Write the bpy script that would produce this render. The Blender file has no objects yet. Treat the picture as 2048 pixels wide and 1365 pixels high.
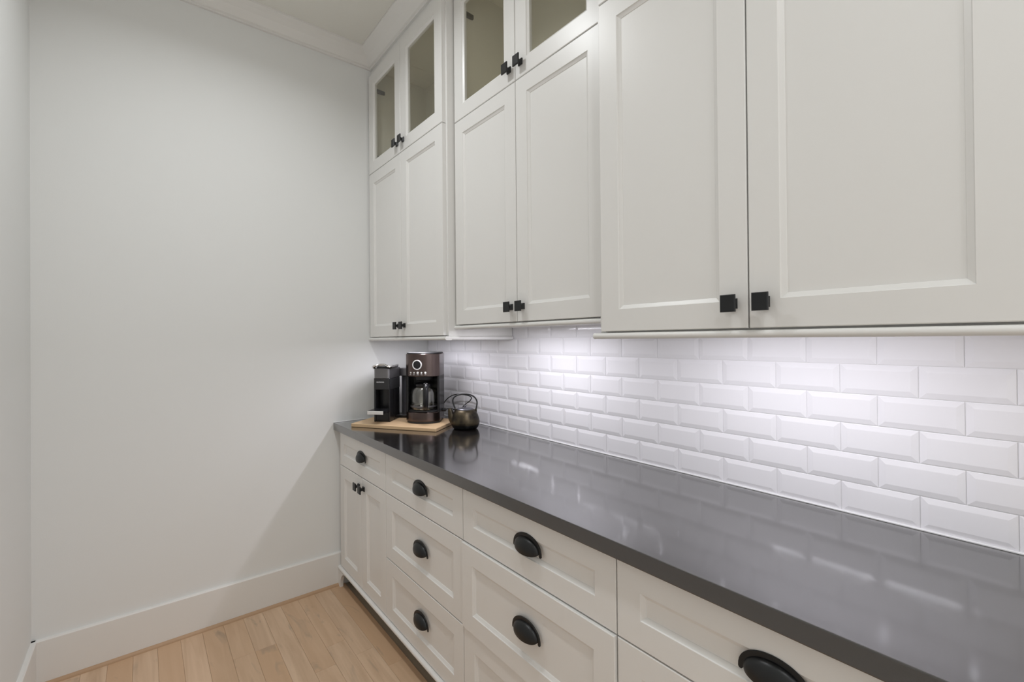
import bpy, bmesh, math, random
from mathutils import Vector, Matrix
random.seed(7)
scene = bpy.context.scene
COL = scene.collection
PI = math.pi

# ------------------------------------------------------------------ camera
cam_d = bpy.data.cameras.new('camera'); cam = bpy.data.objects.new('camera', cam_d); COL.objects.link(cam)
YAW, PIT, ROL, FPX, SX, SY = .66, .0053, -.0086, 900.39, -38.80, -7.75      # solved for a 2048 x 1365 frame
fwd = Vector((math.sin(YAW)*math.cos(PIT), math.cos(YAW)*math.cos(PIT), math.sin(PIT)))
rt = Vector((math.cos(YAW), -math.sin(YAW), 0)); upv = rt.cross(fwd)
r2 = rt*math.cos(ROL)+upv*math.sin(ROL); u2 = -rt*math.sin(ROL)+upv*math.cos(ROL)
M = Matrix((r2, u2, -fwd)).transposed().to_4x4(); M.translation = Vector((-1.4669, -2.5682, 1.3776))
cam.matrix_world = M
cam_d.sensor_width = 36; cam_d.sensor_fit = 'HORIZONTAL'; cam_d.lens = FPX/2048*36
cam_d.shift_x = -SX/2048; cam_d.shift_y = SY/2048
cam_d.clip_start = .02
scene.camera = cam

# ------------------------------------------------------------------ world, exposure
W = bpy.data.worlds.new('world'); scene.world = W; W.use_nodes = True
bg = W.node_tree.nodes['Background']; bg.inputs[0].default_value = (1.0, .995, .98, 1); bg.inputs[1].default_value = .90
scene.view_settings.view_transform = 'Standard'; scene.view_settings.look = 'None'
scene.view_settings.gamma = 1; scene.view_settings.use_curve_mapping = False
scene.view_settings.exposure = 0.13
CAN_W = 6.7          # each ceiling downlight
CAN_COL = (.955, .98, 1.0)
LED_W = 2.62           # each under cabinet bar
LED_COL = (.93, .92, 1.0)

# ------------------------------------------------------------------ dimensions
ZC = 3.075                       # ceiling
XL = -1.825                      # left wall
YB = -4.3                        # open end of the room
YE = -2.55                       # end of the cabinet run
HC = .914                        # countertop
FX = -.592                       # base door faces
UA, UB = -.4018, -.3475          # upper door faces

# ------------------------------------------------------------------ materials
def mat(name, col, rough=.5, metal=0., bump=0., bscale=200., spec=.5, coat=0., var=0., vscale=6.):
    m = bpy.data.materials.new(name); m.use_nodes = True
    nt = m.node_tree; b = nt.nodes['Principled BSDF']
    b.inputs['Base Color'].default_value = (*col, 1); b.inputs['Roughness'].default_value = rough
    b.inputs['Metallic'].default_value = metal; b.inputs['Specular IOR Level'].default_value = spec
    b.inputs['Coat Weight'].default_value = coat
    tc = nt.nodes.new('ShaderNodeTexCoord')
    if bump:
        n = nt.nodes.new('ShaderNodeTexNoise'); n.inputs['Scale'].default_value = bscale
        nt.links.new(tc.outputs['Object'], n.inputs['Vector'])
        bp = nt.nodes.new('ShaderNodeBump'); bp.inputs['Strength'].default_value = bump; bp.inputs['Distance'].default_value = .001
        nt.links.new(n.outputs['Fac'], bp.inputs['Height']); nt.links.new(bp.outputs['Normal'], b.inputs['Normal'])
    if var:
        n = nt.nodes.new('ShaderNodeTexNoise'); n.inputs['Scale'].default_value = vscale; n.inputs['Detail'].default_value = 4
        nt.links.new(tc.outputs['Object'], n.inputs['Vector'])
        mx = nt.nodes.new('ShaderNodeMix'); mx.data_type = 'RGBA'
        mx.inputs[6].default_value = (*[c*(1-var) for c in col], 1); mx.inputs[7].default_value = (*[min(1, c*(1+var)) for c in col], 1)
        nt.links.new(n.outputs['Fac'], mx.inputs[0]); nt.links.new(mx.outputs[2], b.inputs['Base Color'])
    return m
def emit(name, col, s):
    m = bpy.data.materials.new(name); m.use_nodes = True; nt = m.node_tree
    b = nt.nodes['Principled BSDF']; b.inputs['Emission Color'].default_value = (*col, 1); b.inputs['Emission Strength'].default_value = s
    b.inputs['Base Color'].default_value = (.8, .8, .8, 1)
    return m

M_WALL = mat('wall_paint', (.83, .835, .82), .75, bump=.12, bscale=260, spec=.3)
M_CEIL = mat('ceiling_paint', (.85, .84, .785), .85, bump=.08, bscale=200, spec=.2)
M_TRIM = mat('trim_paint', (.83, .815, .785), .42)
M_CAB = mat('cabinet_paint', (.85, .84, .815), .34, bump=.03, bscale=90)
M_INT = mat('cabinet_lining', (.93, .89, .76), .6)
M_TILE = mat('white_glazed_tile', (.86, .85, .875), .07, spec=.55, bump=.05, bscale=14)
M_GROUT = mat('white_grout', (.84, .835, .84), .8, bump=.2, bscale=600)
M_STONE = mat('grey_quartz', (.019, .0165, .0155), .16, spec=.6, coat=1., var=.18, vscale=420)
M_BLACK = mat('black_iron_hardware', (.012, .013, .014), .36, metal=.2, bump=.06, bscale=400)
M_HINGE = mat('bronze_hinge', (.10, .085, .06), .4, metal=.8)
M_PLAST = mat('black_plastic', (.008, .008, .009), .25)
M_PLASTM = mat('matt_black_plastic', (.02, .02, .021), .5)
M_GREYM = mat('dark_grey_metal', (.20, .195, .20), .35, metal=.85)
M_CHROME = mat('chrome', (.78, .77, .76), .14, metal=1.)
M_SILVER = mat('silver_front', (.78, .75, .71), .38, metal=.25)
M_RING = mat('bright_satin_chrome', (.86, .85, .83), .3, metal=.3)
M_STEEL = mat('dark_brown_steel', (.125, .095, .088), .21, metal=.95)
M_WHITE = mat('white_print', (.85, .85, .85), .5)
M_TANK = mat('smoked_tank', (.060, .062, .072), .42)
M_CORD = mat('black_cord', (.01, .01, .01), .5)
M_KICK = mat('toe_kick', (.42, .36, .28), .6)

def glass(name, tint, refl=.03, rough=.0):
    m = bpy.data.materials.new(name); m.use_nodes = True; nt = m.node_tree; nt.nodes.clear()
    o = nt.nodes.new('ShaderNodeOutputMaterial'); mx = nt.nodes.new('ShaderNodeMixShader')
    t = nt.nodes.new('ShaderNodeBsdfTransparent'); t.inputs[0].default_value = (*tint, 1)
    g = nt.nodes.new('ShaderNodeBsdfGlossy'); g.inputs['Roughness'].default_value = rough
    f = nt.nodes.new('ShaderNodeLayerWeight'); f.inputs[0].default_value = .5
    p = nt.nodes.new('ShaderNodeMath'); p.operation = 'POWER'; p.inputs[1].default_value = 5
    q = nt.nodes.new('ShaderNodeMath'); q.operation = 'MULTIPLY_ADD'; q.inputs[1].default_value = .96; q.inputs[2].default_value = refl
    nt.links.new(f.outputs['Facing'], p.inputs[0]); nt.links.new(p.outputs[0], q.inputs[0])
    nt.links.new(q.outputs[0], mx.inputs[0]); nt.links.new(t.outputs[0], mx.inputs[1]); nt.links.new(g.outputs[0], mx.inputs[2])
    nt.links.new(mx.outputs[0], o.inputs[0]); return m
M_PANE = glass('clear_pane', (.985, .985, .97))
M_CARAFE = glass('carafe_glass', (.95, .95, .92), .13, .12)

def wood(name, a, b_, c, stain=None, scale=1., axis='Y', rough=.45):
    m = bpy.data.materials.new(name); m.use_nodes = True; nt = m.node_tree; N = nt.nodes; L = nt.links
    b = N['Principled BSDF']; b.inputs['Roughness'].default_value = rough; b.inputs['Specular IOR Level'].default_value = .35
    tc = N.new('ShaderNodeTexCoord'); oi = N.new('ShaderNodeObjectInfo')
    add = N.new('ShaderNodeVectorMath'); add.operation = 'ADD'
    mul = N.new('ShaderNodeVectorMath'); mul.operation = 'SCALE'; mul.inputs[0].default_value = (37, 53, 11)
    L.new(oi.outputs['Random'], mul.inputs['Scale']); L.new(tc.outputs['Object'], add.inputs[0]); L.new(mul.outputs[0], add.inputs[1])
    mp = N.new('ShaderNodeMapping'); L.new(add.outputs[0], mp.inputs[0])
    s = [26*scale]*3; s['XYZ'.index(axis)] = 2.0*scale; mp.inputs['Scale'].default_value = s
    n1 = N.new('ShaderNodeTexNoise'); n1.inputs['Scale'].default_value = 1.3; n1.inputs['Detail'].default_value = 6; n1.inputs['Distortion'].default_value = .6
    L.new(mp.outputs[0], n1.inputs['Vector'])
    cr = N.new('ShaderNodeValToRGB'); cr.color_ramp.elements[0].position = .28; cr.color_ramp.elements[1].position = .72
    cr.color_ramp.elements[0].color = (*a, 1); cr.color_ramp.elements[1].color = (*b_, 1)
    L.new(n1.outputs['Fac'], cr.inputs[0])
    # board to board tone
    mx = N.new('ShaderNodeMix'); mx.data_type = 'RGBA'; mx.inputs[7].default_value = (*c, 1)
    mr = N.new('ShaderNodeMath'); mr.operation = 'MULTIPLY'; mr.inputs[1].default_value = .90
    L.new(oi.outputs['Random'], mr.inputs[0]); L.new(mr.outputs[0], mx.inputs[0]); L.new(cr.outputs[0], mx.inputs[6])
    out = mx.outputs[2]
    if stain:
        mp2 = N.new('ShaderNodeMapping'); L.new(add.outputs[0], mp2.inputs[0])
        s2 = [9.]*3; s2['XYZ'.index(axis)] = 2.6; mp2.inputs['Scale'].default_value = s2
        n2 = N.new('ShaderNodeTexNoise'); n2.inputs['Scale'].default_value = 1.6; n2.inputs['Detail'].default_value = 3; n2.inputs['Distortion'].default_value = 1.2
        L.new(mp2.outputs[0], n2.inputs['Vector'])
        r = N.new('ShaderNodeMapRange'); r.inputs[1].default_value = .60; r.inputs[2].default_value = .78; r.inputs[4].default_value = .62
        L.new(n2.outputs['Fac'], r.inputs[0])
        m2 = N.new('ShaderNodeMix'); m2.data_type = 'RGBA'; m2.inputs[7].default_value = (*stain, 1)
        L.new(r.outputs[0], m2.inputs[0]); L.new(out, m2.inputs[6]); out = m2.outputs[2]
        # small knots
        v = N.new('ShaderNodeTexVoronoi'); v.inputs['Scale'].default_value = 2.2; L.new(add.outputs[0], v.inputs['Vector'])
        r3 = N.new('ShaderNodeMapRange'); r3.inputs[1].default_value = .012; r3.inputs[2].default_value = .035; r3.inputs[3].default_value = .8; r3.inputs[4].default_value = 0
        L.new(v.outputs['Distance'], r3.inputs[0])
        m3 = N.new('ShaderNodeMix'); m3.data_type = 'RGBA'; m3.inputs[7].default_value = (.20, .11, .06, 1)
        L.new(r3.outputs[0], m3.inputs[0]); L.new(out, m3.inputs[6]); out = m3.outputs[2]
    L.new(out, b.inputs['Base Color'])
    bp = N.new('ShaderNodeBump'); bp.inputs['Strength'].default_value = .12; bp.inputs['Distance'].default_value = .001
    L.new(n1.outputs['Fac'], bp.inputs['Height']); L.new(bp.outputs['Normal'], b.inputs['Normal'])
    return m
M_OAK = wood('light_oak', (.57, .395, .26), (.76, .565, .40), (.61, .40, .245), stain=(.27, .22, .175))
M_SHOE = wood('tan_moulding', (.46, .30, .19), (.58, .40, .27), (.5, .33, .2), axis='X')
M_BOARD = wood('bamboo_board', (.62, .42, .24), (.74, .54, .34), (.66, .46, .27), axis='X', scale=1.2)

_b = M_STONE.node_tree.nodes['Principled BSDF']
_b.inputs['Coat IOR'].default_value = 1.75; _b.inputs['Coat Roughness'].default_value = .10
def kettle_mat():
    m = mat('cast_iron_patina', (.05, .045, .04), .42, metal=.75, bump=.35, bscale=260)
    nt = m.node_tree; N = nt.nodes; L = nt.links; b = N['Principled BSDF']
    tc = N.new('ShaderNodeTexCoord'); n = N.new('ShaderNodeTexNoise'); n.inputs['Scale'].default_value = 22; n.inputs['Detail'].default_value = 4
    L.new(tc.outputs['Object'], n.inputs[0])
    cr = N.new('ShaderNodeValToRGB'); e = cr.color_ramp.elements
    e[0].position = .35; e[0].color = (.02, .018, .016, 1); e[1].position = .68; e[1].color = (.10, .078, .046, 1)
    L.new(n.outputs['Fac'], cr.inputs[0])
    sp = N.new('ShaderNodeSeparateXYZ'); L.new(tc.outputs['Object'], sp.inputs[0])
    r = N.new('ShaderNodeMapRange'); r.inputs[1].default_value = .022; r.inputs[2].default_value = .030; L.new(sp.outputs['Z'], r.inputs[0])
    mx = N.new('ShaderNodeMix'); mx.data_type = 'RGBA'; mx.inputs[6].default_value = (.008, .008, .008, 1)   # black enamelled foot
    L.new(r.outputs[0], mx.inputs[0]); L.new(cr.outputs[0], mx.inputs[7]); L.new(mx.outputs[2], b.inputs['Base Color'])
    return m
M_KETTLE = kettle_mat()
M_KLID = mat('grey_iron_lid', (.20, .20, .22), .4, metal=.8, bump=.2, bscale=200)

# ------------------------------------------------------------------ helpers
WLOC = {}
def finish(o, parent=None):
    COL.objects.link(o)
    if parent: o.parent = parent
    return o
def obj(name, bm, m, parent=None, smooth=False, sharp=35):
    off = WLOC.get(parent.name, Vector()) if parent else Vector()
    if off.length: bmesh.ops.translate(bm, verts=bm.verts, vec=-off)
    bmesh.ops.recalc_face_normals(bm, faces=bm.faces)
    me = bpy.data.meshes.new(name); bm.to_mesh(me); bm.free()
    me.materials.append(m)
    if smooth:
        me.polygons.foreach_set('use_smooth', [True]*len(me.polygons))
        me.set_sharp_from_angle(angle=math.radians(sharp))
    o = bpy.data.objects.new(name, me); finish(o, parent)
    WLOC[o.name] = off.copy()
    return o
def thing(name, label, cat, loc, rotz=0, group=None):
    o = bpy.data.objects.new(name, None); o.empty_display_size = .05; COL.objects.link(o)
    o.location = loc; o.rotation_euler = (0, 0, rotz); o['label'] = label; o['category'] = cat
    if group: o['group'] = group
    WLOC[o.name] = Vector(loc) if rotz == 0 else Vector()
    return o
def struct(name, bm, m, smooth=False):
    o = obj(name, bm, m, None, smooth); o['kind'] = 'structure'; return o
def box(bm, x0, x1, y0, y1, z0, z1, bev=0., seg=1):
    b = bmesh.new()
    vs = [b.verts.new((x, y, z)) for x in (x0, x1) for y in (y0, y1) for z in (z0, z1)]
    for f in ((0, 1, 3, 2), (4, 6, 7, 5), (0, 4, 5, 1), (2, 3, 7, 6), (0, 2, 6, 4), (1, 5, 7, 3)):
        b.faces.new([vs[i] for i in f])
    if bev: bmesh.ops.bevel(b, geom=b.edges[:]+b.verts[:], offset=bev, segments=seg, profile=.5, affect='EDGES')
    merge(bm, b)
def merge(bm, b, mtx=None):
    me = bpy.data.meshes.new('tmp'); b.to_mesh(me); b.free()
    if mtx: me.transform(mtx)
    bm.from_mesh(me); bpy.data.meshes.remove(me)
def NB(): return bmesh.new()
def boxm(*a, **k):
    bm = NB(); box(bm, *a, **k); return bm
def loft(bm, loops, closed=True, cap0=True, cap1=True):
    R = [[bm.verts.new(p) for p in l] for l in loops]
    n = len(R[0])
    for a, b in zip(R, R[1:]):
        for i in range(n if closed else n-1):
            j = (i+1) % n; bm.faces.new((a[i], a[j], b[j], b[i]))
    if cap0: bm.faces.new(R[0][::-1])
    if cap1: bm.faces.new(R[-1])
    return R
def lathe(bm, prof, n=40, cx=0, cy=0, cap0=True, cap1=True):
    loft(bm, [[(cx+r*math.cos(2*PI*i/n), cy+r*math.sin(2*PI*i/n), z) for i in range(n)] for r, z in prof], True, cap0, cap1)
def tube(bm, pts, rad, n=10, caps=True):
    pts = [Vector(p) for p in pts]; loops = []
    rads = rad if isinstance(rad, (list, tuple)) else [rad]*len(pts)
    prev = None
    for i, p in enumerate(pts):
        t = (pts[min(i+1, len(pts)-1)]-pts[max(i-1, 0)]).normalized()
        if prev is None:
            a = Vector((0, 0, 1)) if abs(t.z) < .9 else Vector((1, 0, 0)); u = t.cross(a).normalized()
        else: u = (prev-t*prev.dot(t)).normalized()
        prev = u; v = t.cross(u)
        loops.append([p+(u*math.cos(2*PI*k/n)+v*math.sin(2*PI*k/n))*rads[i] for k in range(n)])
    loft(bm, loops, True, caps, caps)
def smooth_path(pts, k=6):
    P = [Vector(p) for p in pts]; out = []
    for i in range(len(P)-1):
        p0, p1, p2, p3 = P[max(i-1, 0)], P[i], P[i+1], P[min(i+2, len(P)-1)]
        for j in range(k):
            t = j/k
            out.append(.5*((2*p1)+(p2-p0)*t+(2*p0-5*p1+4*p2-p3)*t*t+(3*p1-p0-3*p2+p3)*t**3))
    out.append(P[-1]); return out
def extrude_poly(bm, pts, axis, a, b):
    """closed polygon pts (2-D) swept along axis from a to b; plane = the other two axes in xyz order"""
    def P(p, t):
        q = list(p); q.insert('xyz'.index(axis), t); return q
    loft(bm, [[P(p, a) for p in pts], [P(p, b) for p in pts]])

# ------------------------------------------------------------------ room shell
floor = struct('floor', boxm(XL-.1, .1, YB, .1, -.06, -.012), M_KICK)
PWD = .0855
def plank_mesh(L):
    bm = NB(); g = .00025
    box(bm, -PWD/2+g, PWD/2-g, -L/2+g, L/2-g, -.012, 0, bev=.0007)
    me = bpy.data.meshes.new('plank'); bm.to_mesh(me); bm.free(); me.materials.append(M_OAK); return me
PM = {}
k0 = math.floor((XL+.737)/PWD)-0
for k in range(k0, 2):
    xc = -.737+PWD*(k+.5)
    if k > 1: break
    y = .02
    y -= random.uniform(0, .35)
    first = True
    ye = .02
    while ye > YB+.02:
        L = random.choice((.35, .5, .65, .8, .95, 1.1, 1.3))
        if first: L = random.choice((.35, .5, .65, .8)); 
        if k == -1 and first: L = .52
        if k == -4 and first: L = .30 if False else .35
        first = False
        L = min(L, ye-YB)
        L = round(L, 3)
        if L not in PM: PM[L] = plank_mesh(L)
        o = bpy.data.objects.new('plank', PM[L]); finish(o, floor); o.location = (xc, ye-L/2, 0)
        ye -= L

struct('ceiling', boxm(XL-.1, .1, YB, .1, ZC, ZC+.1), M_CEIL)
struct('wall_end', boxm(XL-.1, .1, 0, .1, -.05, ZC+.05), M_WALL)
struct('wall_left', boxm(XL-.1, XL, YB, 0, -.05, ZC+.05), M_WALL)
wall_right = struct('wall_right', boxm(.008, .1, YB, 0, -.05, ZC+.05), M_WALL)
# grout bed behind the tiles (x = 0 is the tile face)
gb = obj('grout', boxm(-.001, .008, YE, 0, HC, 1.50), M_GROUT, wall_right)

# bevelled tiles
TP, TR = .15374, .0775
def tile_mesh(w, h, cutl=False, cutr=False):
    """outer edge flush near the grout, bevel 11 mm wide, centre raised; a cut side keeps no bevel"""
    bm = NB(); g = .0008; bvl = .013
    y0, y1, z0, z1 = -w/2+g, w/2-g, -h/2+g, h/2-g
    a0 = 0 if cutr else bvl; a1 = 0 if cutl else bvl
    if w < .04: a0 = 0; a1 = min(a1, w*.3)
    R = lambda i0, i1, iz, x: [(x, y0+i0, z0+iz), (x, y1-i1, z0+iz), (x, y1-i1, z1-iz), (x, y0+i0, z1-iz)]
    loft(bm, [R(0, 0, 0, .004), R(0, 0, 0, -.0022), R(.0006 if a0 else 0, .0006 if a1 else 0, .0006, -.0028),
              R(a0, a1, bvl, -.00555), R(a0*1.06, a1*1.06, bvl*1.06, -.00568)], cap0=False)
    bmesh.ops.recalc_face_normals(bm, faces=bm.faces)
    me = bpy.data.meshes.new('tile'); bm.to_mesh(me); bm.free(); me.materials.append(M_TILE); return me
TM = {}
J0 = -1.4189
for row in range(7):
    zc = HC+.0035+TR*(row+.5)
    off = 0 if row % 2 == 0 else .5
    j = J0+TP*(9+off)+TP
    while j > YE:
        a, b = min(j, -.001), max(j-TP, YE)
        j -= TP
        if a-b < .008: continue
        w = round(a-b, 4)
        if w not in TM: TM[w] = tile_mesh(w, TR, a > -.002, b < YE+.001)
        o = bpy.data.objects.new('tile', TM[w]); finish(o, wall_right)
        o.location = (.0, (a+b)/2, zc)

# baseboards, shoe mouldings, crown
bm = NB(); extrude_poly(bm, [(0, 0), (-.016, 0), (-.016, .178), (-.012, .1828), (0, .1828)], 'x', XL, -.56)
struct('baseboard_end', bm, M_TRIM)
bm = NB(); extrude_poly(bm, [(XL, 0), (XL+.016, 0), (XL+.016, .178), (XL+.012, .1828), (XL, .1828)], 'y', YB, -.0)
struct('baseboard_left', bm, M_TRIM)
def quarter(s, n=5): return [(s*math.sin(PI/2*i/n), s*math.cos(PI/2*i/n)) for i in range(n+1)]
bm = NB(); extrude_poly(bm, [(-.015, 0)]+[(-.016-p, q) for p, q in quarter(.013)], 'x', XL+.016, -.603)
struct('trim_1', bm, M_SHOE, True)
bm = NB(); extrude_poly(bm, [(XL+.015, 0)]+[(XL+.016+p, q) for p, q in quarter(.013)], 'y', YB, -.016)
struct('trim_2', bm, M_SHOE, True)
# crown profile: (projection from the wall, height below the ceiling)
CR = [(0, 0), (.088, 0), (.088, -.010), (.080, -.014), (.066, -.022), (.046, -.038), (.030, -.058), (.020, -.070), (.012, -.073), (.012, -.083), (0, -.083)]
bm = NB(); extrude_poly(bm, [(-p, ZC+h) for p, h in CR], 'x', XL, -.38); struct('trim_3', bm, M_TRIM)
bm = NB(); extrude_poly(bm, [(XL+p, ZC+h) for p, h in CR], 'y', YB, 0); struct('trim_4', bm, M_TRIM)
# caulk lines where the countertop meets the walls
struct('trim_5', boxm(-.0085, 0, YE, -.001, HC, HC+.0042, bev=.001), M_GROUT)
struct('trim_6', boxm(-.618, -.009, -.004, 0, HC, HC+.004, bev=.001), M_GROUT)

# ------------------------------------------------------------------ cabinet parts
def front(y0, y1, z0, z1, xf, stile=.062, t=.02, glazed=False, rail=None):
    """framed door or drawer front, face at x = xf looking to -x"""
    bm = NB(); rail = rail or stile
    ya, yb = min(y0, y1), max(y0, y1)
    def R(i, x, extra=0):
        iy = i; iz = i
        if extra: iy, iz = stile+i, rail+i
        return [(x, ya+iy, z0+iz), (x, yb-iy, z0+iz), (x, yb-iy, z1-iz), (x, ya+iy, z1-iz)]
    L = [R(0, xf+t), R(0, xf+.0018), R(.0018, xf), R(0, xf, 1) if False else R(1e-6, xf, 1), R(.0016, xf+.0028, 1), R(.0105, xf+.0075, 1)]
    if glazed:
        L += [R(.0108, xf+t, 1)]
        rings = loft(bm, L, True, False, False)
        a, b = rings[0], rings[-1]
        for i in range(4):
            j = (i+1) % 4; bm.faces.new((a[j], a[i], b[i], b[j]))
    else:
        L += [R(.0112, xf+.009, 1)]
        loft(bm, L, True, True, True)
    return bm
def knob_mesh():
    """square plate on a tapered stem; local: door face at x = 0, pointing to -x"""
    bm = NB()
    sq = lambda hy, hz, x: [(x, -hy, -hz), (x, hy, -hz), (x, hy, hz), (x, -hy, hz)]
    loft(bm, [sq(.0105, .0115, 0), sq(.0105, .0115, -.004), sq(.0055, .006, -.010), sq(.0055, .006, -.016), sq(.009, .010, -.0215),
              sq(.0160, .019, -.0225), sq(.0165, .0195, -.0235), sq(.0165, .0195, -.0270), sq(.0150, .018, -.0290)])
    bmesh.ops.recalc_face_normals(bm, faces=bm.faces)
    me = bpy.data.meshes.new('knob'); bm.to_mesh(me); bm.free(); me.materials.append(M_BLACK); return me
KM = knob_mesh()
def knob(parent, x, y, z):
    o = bpy.data.objects.new('knob', KM); finish(o, parent); o.location = Vector((x, y, z))-WLOC[parent.name]
    o['label'] = 'black rectangular knob'; return o
def pull_mesh():
    bm = NB()
    # arched back plate with rounded ears
    a, h = .0595, .0415; n = 28; t = .0026; wd = .0085
    outer, inner = [], []
    for i in range(n+1):
        th = PI*i/n
        outer.append((a*math.cos(th), -.006+(h+.006)*math.sin(th)**.85 if math.sin(th) > 0 else -.006))
        inner.append(((a-wd)*math.cos(th), -.006+(h-.003)*math.sin(th)**.85 if math.sin(th) > 0 else -.006))
    ears = lambda cx: [(cx+wd/2*math.cos(PI+PI*k/5), -.006+wd/2*math.sin(PI+PI*k/5)*1.0) for k in range(1, 5)]
    ring = outer+ears(-(a-wd/2))+inner[::-1]+ears(a-wd/2)
    loft(bm, [[(0, p, q) for p, q in ring], [(-t, p, q) for p, q in ring], [(-t-.0007, p*.992, q*.985) for p, q in ring]])
    # hollow cup
    A, D, H = .0500, .0225, .0330; nu, nv = 26, 12
    def dome(A, D, H, sx):
        rows = []
        for i in range(nu+1):
            th = PI*(.002+.996*i/nu); r = math.sin(th)**.95
            rows.append([bm.verts.new((-(D*r*math.sin(al))-sx, A*math.cos(th), H*r*math.cos(al)-.001)) for al in [PI*.62*j/nv for j in range(nv+1)]])
        return rows
    o = dome(A, D, H, .001); q = dome(A-.002, D-.002, H-.002, .001)
    for S in (o, q):
        for i in range(nu):
            for j in range(nv): bm.faces.new((S[i][j], S[i+1][j], S[i+1][j+1], S[i][j+1]))
    for i in range(nu):
        bm.faces.new((o[i][nv], o[i+1][nv], q[i+1][nv], q[i][nv])); bm.faces.new((o[i][0], o[i+1][0], q[i+1][0], q[i][0]))
    bmesh.ops.recalc_face_normals(bm, faces=bm.faces)
    me = bpy.data.meshes.new('cup_pull'); bm.to_mesh(me); bm.free(); me.materials.append(M_BLACK)
    me.polygons.foreach_set('use_smooth', [True]*len(me.polygons)); me.set_sharp_from_angle(angle=math.radians(40)); return me
PMESH = pull_mesh()
def pull(parent, x, y, z):
    o = bpy.data.objects.new('cup_pull', PMESH); finish(o, parent); o.location = Vector((x, y, z))-WLOC[parent.name]
    o['label'] = 'black cup pull'; return o
def hinge(parent, side, xb, y, z):
    """concealed hinge: cup plate on the back of the door, arm on the cabinet side; side = +1 opens towards -y"""
    bm = NB(); s = side
    yy = lambda a, b: (min(y-s*a, y-s*b), max(y-s*a, y-s*b))
    box(bm, xb, xb+.004, *yy(.004, .050), z-.024, z+.024, bev=.001)
    box(bm, xb+.004, xb+.018, *yy(.004, .022), z-.014, z+.014, bev=.003)
    pts = [(xb+.014, z-.015), (xb+.030, z-.011), (xb+.075, z-.009), (xb+.075, z+.009), (xb+.030, z+.011), (xb+.014, z+.015)]
    ya, yb = yy(.0005, .011)
    loft(bm, [[(p, ya, q) for p, q in pts], [(p, yb, q) for p, q in pts]])
    o = obj('hinge', bm, M_HINGE, parent); o['label'] = 'bronze concealed hinge'; return o

# ------------------------------------------------------------------ base cabinets
def base_cab(y0, y1, label, kind, first=False, out=0.):
    ym = (y0+y1)/2
    c = thing('base_cabinet', label, 'cabinet', (-.29, ym, 0), group='white base cabinets under the counter')
    xb = FX+.0205
    body = NB(); ytop = 0 if first else y0
    box(body, xb, -.004, y1, ytop-.0005, .112, .8735)
    obj('body', body, M_CAB, c)
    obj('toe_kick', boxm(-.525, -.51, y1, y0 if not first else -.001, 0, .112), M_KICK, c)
    # rounded bottom moulding
    bm = NB(); n = 6
    prof = [(xb, .091)]+[(-.597-.009*math.sin(PI*i/n), .0915+.0095*(1-math.cos(PI*i/n))) for i in range(n+1)]+[(xb, .1105)]
    extrude_poly(bm, prof, 'y', y1, -.0005 if first else y0)
    obj('bottom_moulding', bm, M_CAB, c, True)
    g = .0016
    yl = y0 if not first else -.0295
    tops = ((.6825, .8690),)
    fs = []
    def drawer(z0, z1, o=0.):
        d = obj('drawer', front(yl-g, y1+g, z0, z1, FX-o), M_CAB, c)
        zc = (z0+z1)/2+.008
        pull(d, FX-o, (yl+y1)/2-.012, zc-.009)
        return d
    drawer(.6825, .8690)
    if kind == 'doors':
        mid = (yl+y1)/2-.028 if False else -.342
        for a, b, kx in ((yl-g, mid+g, mid+.032), (mid-g, y1+g, mid-.032)):
            d = obj('door', front(a, b, .1135, .6790, FX), M_CAB, c); knob(d, FX, kx, .630)
        # bracket foot at the wall end
        bm = NB()
        pts = [(-.001, 0), (-.046, 0)]+[(-.116+.070*math.cos(PI/2*i/9), .003+.088*math.sin(PI/2*i/9)) for i in range(10)]+[(-.001, .0912)]
        extrude_poly(bm, pts, 'x', -.603, -.585)
        obj('foot', bm, M_CAB, c)
    else:
        drawer(.3880, .6790, out); drawer(.1135, .3845)
    return c
base_cab(0, -.6340, 'white base cabinet in the corner, one drawer over two doors', 'doors', first=True)
base_cab(-.6340, -1.2625, 'white three-drawer base cabinet between the two-door one and the slightly open one', 'drawers')
base_cab(-1.2625, -1.9060, 'white base cabinet with its middle drawer standing slightly open', 'drawers', out=.007)
base_cab(-1.9060, YE, 'white drawer base cabinet nearest the camera, cut by the bottom frame edge', 'drawers')

bm = boxm(-.619, -.0008, YE, -.0008, .8745, HC, bev=.0022, seg=2)
ct = obj('countertop', bm, M_STONE); ct['label'] = 'long polished dark grey stone countertop on the white base cabinets'; ct['category'] = 'countertop'

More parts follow.
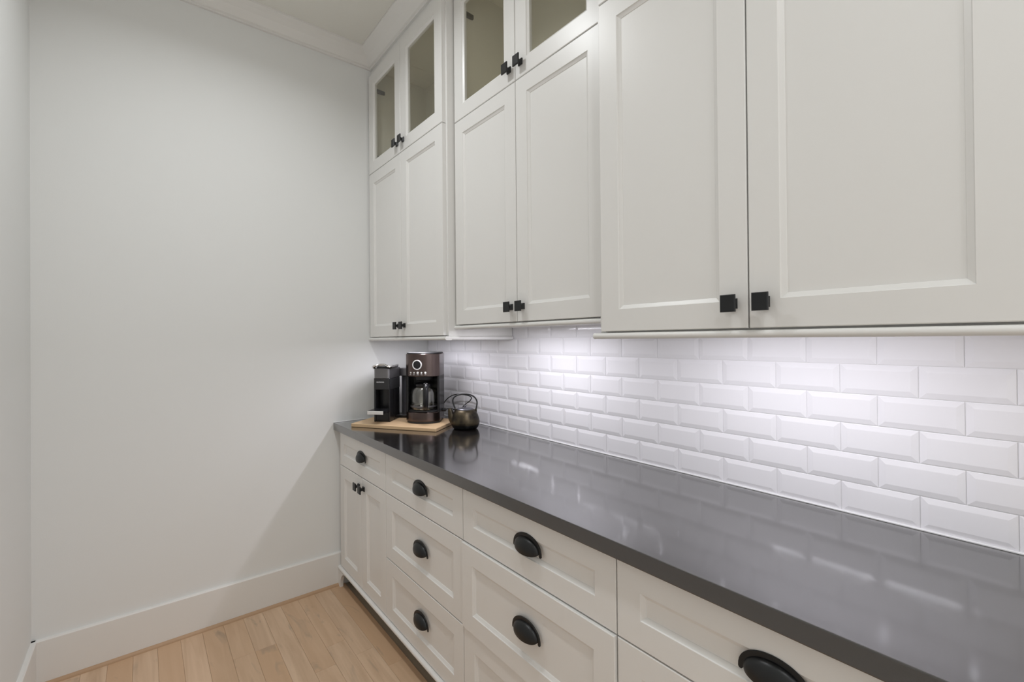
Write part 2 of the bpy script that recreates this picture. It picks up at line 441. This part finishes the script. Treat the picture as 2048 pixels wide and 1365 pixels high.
# ------------------------------------------------------------------ wall cabinets
ZG = 2.360; ZT = 2.945
def upper(y0, y1, xf, zb, label):
    """y0 = far side, y1 = near side; zb = bottom of the lower doors"""
    c = thing('wall_cabinet', label, 'cabinet', (-.2, (y0+y1)/2, zb-.022), group='white wall cabinets over the counter')
    xb = xf+.0205; s = .018
    bm = NB(); wall_x = -.0085 if zb > 1.5 else -.0085
    box(bm, xb, -.0085, y0-s, y0, zb-.004, ZC-.002); box(bm, xb, -.0085, y1, y1+s, zb-.004, ZC-.002)
    box(bm, xb, -.0085, y1+s, y0-s, zb+.004, zb+.020)
    box(bm, xb, -.0085, y1+s, y0-s, ZG-.010, ZG+.010)
    box(bm, xb+.018, -.0085, y1+s, y0-s, ZT+.058, ZT+.074)
    box(bm, -.016, -.0085, y1+s, y0-s, zb+.02, ZT+.06)
    box(bm, xb, xb+.018, y1+s, y0-s, zb-.022, zb+.004)        # bottom rail behind the light rail
    box(bm, xb, xb+.018, y1+s, y0-s, ZT+.0, ZC-.002)          # frieze above the doors
    obj('body', bm, M_CAB, c)
    # lining of the glazed compartment
    bm = NB(); e = .0015
    box(bm, xb+.002, -.016, y0-s-e, y0-s, ZG+.01, ZT+.058); box(bm, xb+.002, -.016, y1+s, y1+s+e, ZG+.01, ZT+.058)
    box(bm, -.016-e, -.016, y1+s+e, y0-s-e, ZG+.01, ZT+.058)
    box(bm, xb+.002, -.016-e, y1+s+e, y0-s-e, ZG+.01, ZG+.01+e); box(bm, xb+.002, -.016-e, y1+s+e, y0-s-e, ZT+.058-e, ZT+.058)
    li = obj('interior_lining', bm, M_INT, c); li['label'] = 'beige interior'
    mid = (y0+y1)/2+.001
    a0, a1 = y0-.011, y1+.012
    if y0 == 0: mid, a0, a1 = -.4235, -.012, -.836
    elif xf == UB: mid, a0, a1 = -1.2780, -.857, -1.6925
    else: mid, a0, a1 = -2.1260, -1.7180, -2.5355
    g = .0016
    for a, b, ky, sd in ((a0, mid+g, mid+.0335, 1), (mid-g, a1, mid-.0335, -1)):
        d = obj('door', front(a, b, zb, ZG-.0017, xf), M_CAB, c); knob(d, xf, ky, zb+.056)
        d = obj('glass_door', front(a, b, ZG+.0017, ZT, xf, glazed=True), M_CAB, c); knob(d, xf, ky, ZG+.055)
        d['label'] = 'glazed upper door'
        ya, yb = min(a, b), max(a, b)
        p = obj('glass_pane', boxm(xf+.010, xf+.013, ya+.064, yb-.064, ZG+.066, ZT-.064), M_PANE, d)
        ys = y0-s-e if sd > 0 else y1+s+e
        for hz in (ZG+.112, ZT-.072): hinge(c, sd, xf+.021, ys, hz)
    # half round light rail: front and the two returns
    t = .0175; z1 = zb-.0045; z0 = z1-t; n = 6
    nose = lambda base, d: [(base+d*.009*math.sin(PI*i/n), z0+t*(1-math.cos(PI*i/n))/2) for i in range(n+1)]
    bm = NB(); xr = xf+.004
    ye0 = y0 if y0 == 0 else y0+.010; ye1 = y1-.010
    extrude_poly(bm, [(xr+.026, z0)]+nose(xr, -1)+[(xr+.026, z1)], 'y', ye1, ye0-(.0005 if y0 == 0 else 0))
    for yy, d in (((y0, 1) if y0 else (None, 0)), (y1, -1)):
        if yy is None: continue
        if xf == UB: continue                      # its sides butt against the deeper cabinets
        extrude_poly(bm, [(yy-d*.016, z0)]+nose(yy+d*.002, d)+[(yy-d*.016, z1)], 'x', xr-.003, -.0095)
    obj('light_rail', bm, M_CAB, c, True)
    # crown on top
    bm = NB(); extrude_poly(bm, [(xb-p, ZC-.001+h) for p, h in CR], 'y', y1, y0-.0005)
    obj('crown', bm, M_CAB, c)
    return c
upper(0, -.849, UA, 1.3985, 'far white wall cabinet in the corner above the coffee maker')
upper(-.849, -1.700, UB, 1.4455, 'shallower white wall cabinet between the two deeper ones, bottom set higher')
upper(-1.700, YE, UA, 1.3985, 'nearest white wall cabinet at the right edge of the frame')

# ------------------------------------------------------------------ lamps
def led_bar(y0, y1, z, top, x, k, tilt, label):
    yc = (y0+y1)/2
    c = thing('cabinet_light', label, 'light', (x, yc, z-.012))
    obj('housing', boxm(x-.013, x+.013, y1, y0, z-.008, top, bev=.0015), M_SILVER, c)
    obj('lens', boxm(x-.010, x+.010, y1+.006, y0-.006, z-.0098, z-.008), emit('led_lens', LED_COL, 8), c)
    ld = bpy.data.lights.new('led_lamp', 'AREA'); ld.shape = 'RECTANGLE'; ld.size = .018; ld.size_y = y0-y1-.012
    ld.energy = LED_W*k; ld.color = LED_COL
    lo = bpy.data.objects.new('led_lamp', ld); COL.objects.link(lo); lo.parent = c; lo.location = (0, 0, .0012); lo.rotation_euler = (0, -math.radians(tilt), 0)
    return c
led_bar(-.26, -.62, 1.391, 1.4025, -.30, .76, 0, 'slim light bar under the far wall cabinet')
led_bar(-1.00, -1.44, 1.438, 1.4495, -.26, .72, 0, 'slim light bar under the shallower wall cabinet')
led_bar(-1.86, -2.40, 1.4025, 1.4025, -.315, .88, 10, 'slim light bar under the nearest wall cabinet')

def downlight(x, y, k, label):
    c = thing('ceiling_downlight', label, 'light', (x, y, ZC-.012), group='round ceiling downlights')
    bm = NB(); n = 40
    lathe(bm, [(.098, ZC-.0005), (.098, ZC-.004), (.092, ZC-.009), (.080, ZC-.010), (.074, ZC-.004), (.074, ZC-.0005)], n, x, y, False, False)
    obj('trim_ring', bm, M_TRIM, c, True)
    bm = NB(); lathe(bm, [(.0735, ZC-.0006), (.0735, ZC-.003)], n, x, y); obj('lens', bm, emit('downlight_lens', CAN_COL, 12), c)
    ld = bpy.data.lights.new('downlight_lamp', 'AREA'); ld.shape = 'DISK'; ld.size = .14; ld.energy = CAN_W*k; ld.color = CAN_COL
    ld.spread = math.radians(153)
    lo = bpy.data.objects.new('downlight_lamp', ld); COL.objects.link(lo); lo.parent = c; lo.location = (0, 0, .0)
downlight(-1.16, -.96, 1, 'round ceiling downlight nearest the end wall')
downlight(-1.16, -2.75, .65, 'round ceiling downlight over the middle of the room')
downlight(-1.16, -3.9, .65, 'round ceiling downlight by the open end of the room')

# ------------------------------------------------------------------ things on the counter
TB = .9325                                    # top of the board
c = thing('cutting_board', 'light bamboo cutting board under the two coffee machines', 'board', (0, 0, 0))
bm = NB()
A = Vector((-.586, -.185, 0)); U = Vector((.558, -.83, 0)); V = Vector((.83, .558, 0))
q = [A, A+U*.502, A+U*.502+V*.285, A+V*.285]
ctr = (q[0]+q[2])/2
bpy.data.objects.remove(c)
c = thing('cutting_board', 'light bamboo cutting board under the two coffee machines', 'board', (ctr.x, ctr.y, HC), math.atan2(U.y, U.x))
board = obj('board', boxm(-.251, .251, -.1425, .1425, .0006, .0185, bev=.002), M_BOARD, c)
# ---- drip coffee maker
def BUF(t):                                    # circular front, rounder at the ends
    return .75*t*t+.25*t**6
def dshape(hw, yf, yb, bulge, n=14, rb=.02):
    """plan: convex front at -y, rounded rear corners"""
    pts = []
    for i in range(n+1):
        t = -1+2*i/n; pts.append((hw*t, yf+BUF(t)*bulge))
    for i in range(5):
        a = PI/2*i/4; pts.append((hw-rb+rb*math.cos(a), yb-rb+rb*math.sin(a)))
    for i in range(5):
        a = PI/2+PI/2*i/4; pts.append((-hw+rb+rb*math.cos(a), yb-rb+rb*math.sin(a)))
    return pts
def dslab(bm, z0, z1, hw, yf, yb, bulge, r=.004):
    S = lambda k: [(x*k, (y)*k) for x, y in dshape(hw, yf, yb, bulge)]
    s0, s1 = S(1-r/hw), S(1)
    loft(bm, [[(x, y, z0) for x, y in s0], [(x, y, z0+r) for x, y in s1], [(x, y, z1-r) for x, y in s1], [(x, y, z1) for x, y in s0]])
CMX, CMY, CMR = -.240, -.377, math.radians(-43.3)
c = thing('coffee_maker', 'tall dark brown steel drip coffee maker on the cutting board', 'coffee maker', (CMX, CMY, TB), CMR)
HW, YF, YR, BU = .092, -.100, .085, .050
bm = NB(); dslab(bm, .010, .060, HW, YF, YR, BU, .003); obj('base', bm, M_STEEL, c, True)
bm = NB(); dslab(bm, 0, .012, HW-.004, YF+.004, YR-.004, BU, .002); dslab(bm, .060, .066, HW-.008, YF+.008, YR-.004, BU, .002)
lathe(bm, [(.070, .064), (.070, .069), (.062, .070)], 32, 0, -.030); obj('base_ring', bm, M_PLASTM, c, True)
bm = NB(); dslab(bm, .250, .372, HW, YF, YR, BU, .003); h = obj('head', bm, M_STEEL, c, True)
bm = NB(); dslab(bm, .371, .379, HW-.003, YF+.003, YR-.003, BU, .003); lid = obj('lid', bm, M_PLASTM, c, True)
bm = NB()
box(bm, -HW+.003, HW-.003, .050, YR-.002, .055, .255)
box(bm, -HW+.001, -HW+.014, -.055, .060, .055, .255, bev=.003); box(bm, HW-.014, HW-.001, -.055, .060, .055, .255, bev=.003)
obj('column', bm, M_PLAST, c)
bm = NB(); lathe(bm, [(.050, .251), (.046, .232), (.030, .222)], 28, 0, -.028); obj('filter_basket', bm, M_PLASTM, c, True)
def on_front(x): return YF+BU*BUF(x/HW)
dx = -.018
def disc(bm, x, z, r0, r1, d0, d1, n=32):
    y = on_front(x); sl = 1.5*BU*x/HW**2; nv = Vector((sl, -1, 0)).normalized(); tv = Vector((-nv.y, nv.x, 0))
    P = lambda r, d, i: Vector((x, y, z))+nv*d+tv*(r*math.cos(2*PI*i/n))+Vector((0, 0, r*math.sin(2*PI*i/n)))
    if r0: loft(bm, [[P(r0, d0, i) for i in range(n)], [P(r0, d1, i) for i in range(n)], [P(r1, d1, i) for i in range(n)], [P(r1, d0, i) for i in range(n)]], True, False, False)
    else: loft(bm, [[P(r1, d0, i) for i in range(n)], [P(r1, d1, i) for i in range(n)], [P(r1*.9, d1+.0006, i) for i in range(n)]])
bm = NB(); disc(bm, dx, .314, .0215, .0265, -.002, .0030); o = obj('dial_ring', bm, M_RING, c, True); o['label'] = 'chrome dial ring'
bm = NB(); disc(bm, dx, .314, 0, .0213, -.002, .0018); o = obj('dial_face', bm, M_PLAST, c, True); o['label'] = 'black dial face'
for i, r in enumerate((.0042, .0042, .0062, .0046, .0058)):
    bm = NB(); disc(bm, dx-.038+.0205*i, .2715, 0, r, -.001, .0016, 16); obj('button', bm, M_RING, c, True)
bm = NB()
for i in range(5):
    x = dx-.038+.0205*i; y = on_front(x); box(bm, x-.0055, x+.0055, y-.0010, y+.001, .2600, .2616)
o = obj('button_captions', bm, M_WHITE, c)
bm = NB(); lathe(bm, [(.010, .0), (.010, .014), (.004, .018)], 16); merge_b = bm
bmesh.ops.rotate(bm, verts=bm.verts, cent=(0, 0, 0), matrix=Matrix.Rotation(PI/2, 3, 'Y')); bmesh.ops.translate(bm, verts=bm.verts, vec=(HW-.002, .045, .055))
obj('cord_outlet', bm, M_PLASTM, c, True)

# ---- carafe in it
c = thing('coffee_carafe', 'glass carafe with black handle standing in the coffee maker', 'carafe', (0, 0, 0))
bpy.data.objects.remove(c)
cr_, sr_ = math.cos(CMR), math.sin(CMR)
lx, ly = 0, -.030
c = thing('coffee_carafe', 'glass carafe with black handle standing in the coffee maker', 'carafe', (CMX+lx*cr_-ly*sr_, CMY+lx*sr_+ly*cr_, TB+.0705), CMR)
prof = [(.058, .001), (.067, .004), (.071, .015), (.0725, .045), (.072, .085), (.067, .107), (.056, .121), (.047, .128)]
bm = NB(); lathe(bm, prof+[(r-.0025, z+.001) for r, z in prof[::-1]], 40, cap0=False, cap1=False)
# close the floor of the glass
lathe(bm, [(.058, .001), (.0555, .002)], 40); obj('glass_body', bm, M_CARAFE, c, True, 50)
bm = NB(); lathe(bm, [(.0485, .124), (.0495, .126), (.0495, .137), (.046, .141), (.030, .145), (.012, .146)], 36); obj('lid', bm, M_PLAST, c, True)
bm = NB(); lathe(bm, [(.0722, .014), (.0733, .016), (.0733, .022), (.0728, .024)], 40, cap0=False, cap1=False); obj('band', bm, M_GREYM, c, True)
bm = NB(); hx = .030
hp = smooth_path([(hx*.6, -.046, .136), (hx, -.076, .137), (hx*1.15, -.094, .122), (hx*1.15, -.098, .085), (hx*1.1, -.094, .045), (hx, -.084, .018), (hx*.8, -.068, .012)], 5)
tube(bm, hp, [.0110+.0035*math.sin(PI*i/(len(hp)-1)) for i in range(len(hp))], 12); obj('handle', bm, M_PLAST, c, True, 60)
bm = NB(); box(bm, hx-.010, hx+.012, -.086, -.074, .142, .147, bev=.002); o = obj('thumb_latch', bm, M_CHROME, c); o['label'] = 'chrome thumb latch'

# ---- capsule machine
NR = math.radians(-47)
c = thing('capsule_coffee_machine', 'slim black capsule coffee machine with silver cup tray, left end of the board', 'coffee machine', (-.381, -.198, TB), NR)
def rb(bm, x0, x1, y0, y1, z0, z1, r, bev=.002, n=6):
    """box with rounded vertical corners and eased top and bottom"""
    def ring(i, z):
        P = []
        for cx, cy, a0 in ((x1-r, y1-r, 0), (x0+r, y1-r, PI/2), (x0+r, y0+r, PI), (x1-r, y0+r, 1.5*PI)):
            for k in range(n+1):
                a = a0+PI/2*k/n; P.append((cx+(r-i)*math.cos(a), cy+(r-i)*math.sin(a), z))
        return P
    loft(bm, [ring(bev, z0), ring(0, z0+bev), ring(0, z1-bev), ring(bev, z1)])
# local: front at y = -.08; column 0.09 wide
bm = NB(); rb(bm, -.046, .046, -.030, .085, 0, .238, .022); box(bm, -.046, -.036, -.078, -.020, 0, .238, bev=.002); box(bm, .036, .046, -.078, -.020, 0, .238, bev=.002)
box(bm, -.036, .036, -.074, -.020, 0, .052, bev=.002)
obj('body', bm, M_PLAST, c, True)
bm = NB(); rb(bm, -.047, .047, -.080, .080, .176, .236, .012); hb = obj('logo_band', bm, M_PLASTM, c, True)
bm = NB(); rb(bm, -.048, .048, -.082, .088, .237, .292, .020); hd = obj('head', bm, M_GREYM, c, True); hd['label'] = 'dark grey metallic head'
bm = NB(); rb(bm, -.040, .040, -.070, .080, .291, .303, .018); obj('head_cap', bm, M_PLAST, c, True)
bm = NB()
tube(bm, smooth_path([(-.047, -.060, .292), (-.050, -.078, .300), (-.036, -.088, .306), (-.014, -.080, .312), (.016, -.078, .312), (.036, -.088, .306), (.052, -.076, .300), (.056, -.030, .304), (.050, .03, .306)], 5), .0055, 10)
box(bm, .026, .060, -.080, -.030, .300, .309, bev=.003); box(bm, -.052, -.024, -.084, -.050, .298, .307, bev=.003)
o = obj('lever', bm, M_CHROME, c, True); o['label'] = 'chrome lever'
bm = NB(); rb(bm, -.043, .043, -.165, -.070, .056, .074, .008); tr = obj('cup_tray', bm, M_PLAST, c, True)
bm = NB(); box(bm, -.044, .044, -.168, -.1655, .054, .072, bev=.001); o = obj('tray_front', bm, M_SILVER, tr); o['label'] = 'silver tray edge'
bm = NB(); rb(bm, .050, .124, .062, .138, .018, .240, .036, n=10); obj('water_tank', bm, M_TANK, c, True)
bm = NB(); rb(bm, .040, .126, .054, .140, .241, .285, .036, n=10); o = obj('tank_lid', bm, M_GREYM, c, True)
bm = NB(); rb(bm, -.010, .124, .060, .138, 0, .017, .030); obj('foot_plate', bm, M_PLAST, c, True)
# brand lettering on the logo band
cu = bpy.data.curves.new('lettering', 'FONT'); cu.body = 'NESPRESSO'; cu.size = .0088; cu.extrude = .0004; cu.align_x = 'CENTER'
to = bpy.data.objects.new('lettering_tmp', cu); COL.objects.link(to)
dg = bpy.context.evaluated_depsgraph_get(); dg.update()
me = bpy.data.meshes.new_from_object(to.evaluated_get(dg)); bpy.data.objects.remove(to); bpy.data.curves.remove(cu)
me.transform(Matrix.Translation((-.008, -.0802, .214)) @ Matrix.Rotation(PI/2, 4, 'X')); me.materials.clear(); me.materials.append(M_WHITE)
lo = bpy.data.objects.new('lettering', me); finish(lo, c); lo['label'] = 'white brand lettering'

# ---- iron kettle
KR = math.radians(-37.8)         # spout towards the far left
c = thing('kettle', 'small round cast iron kettle with arched handle on the dark countertop', 'kettle', (-.140, -.620, HC), KR)
bm = NB()
lathe(bm, [(.056, .0006), (.060, .002), (.068, .012), (.0715, .023), (.0745, .030), (.0748, .040), (.072, .055), (.0665, .072), (.059, .088), (.053, .096), (.047, .1005), (.043, .101)], 48)
obj('body', bm, M_KETTLE, c, True, 50)
bm = NB()
tube(bm, smooth_path([(-.048, 0, .034), (-.066, 0, .052), (-.074, 0, .076), (-.079, 0, .098), (-.081, 0, .106)], 4),
     [.027-.0185*min(1, i/14) for i in range(17)], 16); obj('spout', bm, M_KETTLE, c, True, 60)
bm = NB(); lathe(bm, [(.0425, .1008), (.0425, .103), (.040, .1055), (.022, .1085), (.006, .1095)], 36); k = obj('lid', bm, M_KLID, c, True)
bm = NB(); lathe(bm, [(.004, .109), (.0035, .113), (.006, .116), (.0068, .119), (.005, .122), (.001, .123)], 16); obj('lid_knob', bm, M_KLID, k, True)
bm = NB()
hp = smooth_path([(-.050, 0, .095), (-.053, 0, .106), (-.060, 0, .125), (-.0645, 0, .145), (-.060, 0, .160), (-.046, 0, .172), (-.022, 0, .1785), (.006, 0, .179), (.032, 0, .1735), (.050, 0, .162), (.0605, 0, .145), (.0615, 0, .128), (.058, 0, .108), (.055, 0, .093)], 4)
tube(bm, hp, .0040, 10); o = obj('handle', bm, M_PLASTM, c, True, 60); o['label'] = 'black arched handle'
bm = NB()
bm.free()
for x in (-.051, .056): obj('handle_lug', boxm(x-.005, x+.005, -.006, .006, .084, .104, bev=.002), M_KETTLE, c)


# ---- power cord looping behind the kettle, both ends hidden behind the coffee maker
pts = [(-.110, -.262, .9185), (-0.0850, -0.2981, 0.9714), (-0.0700, -0.3236, 0.9744), (-0.0600, -0.3513, 0.9795), (-0.0550, -0.3860, 0.9758), (-0.0500, -0.4199, 0.9679), (-0.0470, -0.4411, 0.9787), (-0.0450, -0.4586, 1.0002), (-0.0430, -0.4858, 1.0199), (-0.0420, -0.5213, 1.0388), (-0.0420, -0.5383, 1.0584), (-0.0420, -0.5144, 1.0663), (-0.0420, -0.4652, 1.0682), (-0.0430, -0.4056, 1.0656), (-0.0450, -0.3558, 1.0555), (-0.0500, -0.3146, 1.0374), (-0.0600, -0.2915, 1.0139), (-0.0750, -0.2819, 0.9862), (-.085, -.255, .952), (-.092, -.235, .9185)]
bm = NB(); tube(bm, smooth_path(pts, 6), .0028, 8)
o = obj('power_cord', bm, M_CORD, None, True, 60); o['label'] = 'black power cord looping up behind the kettle'; o['category'] = 'cord'
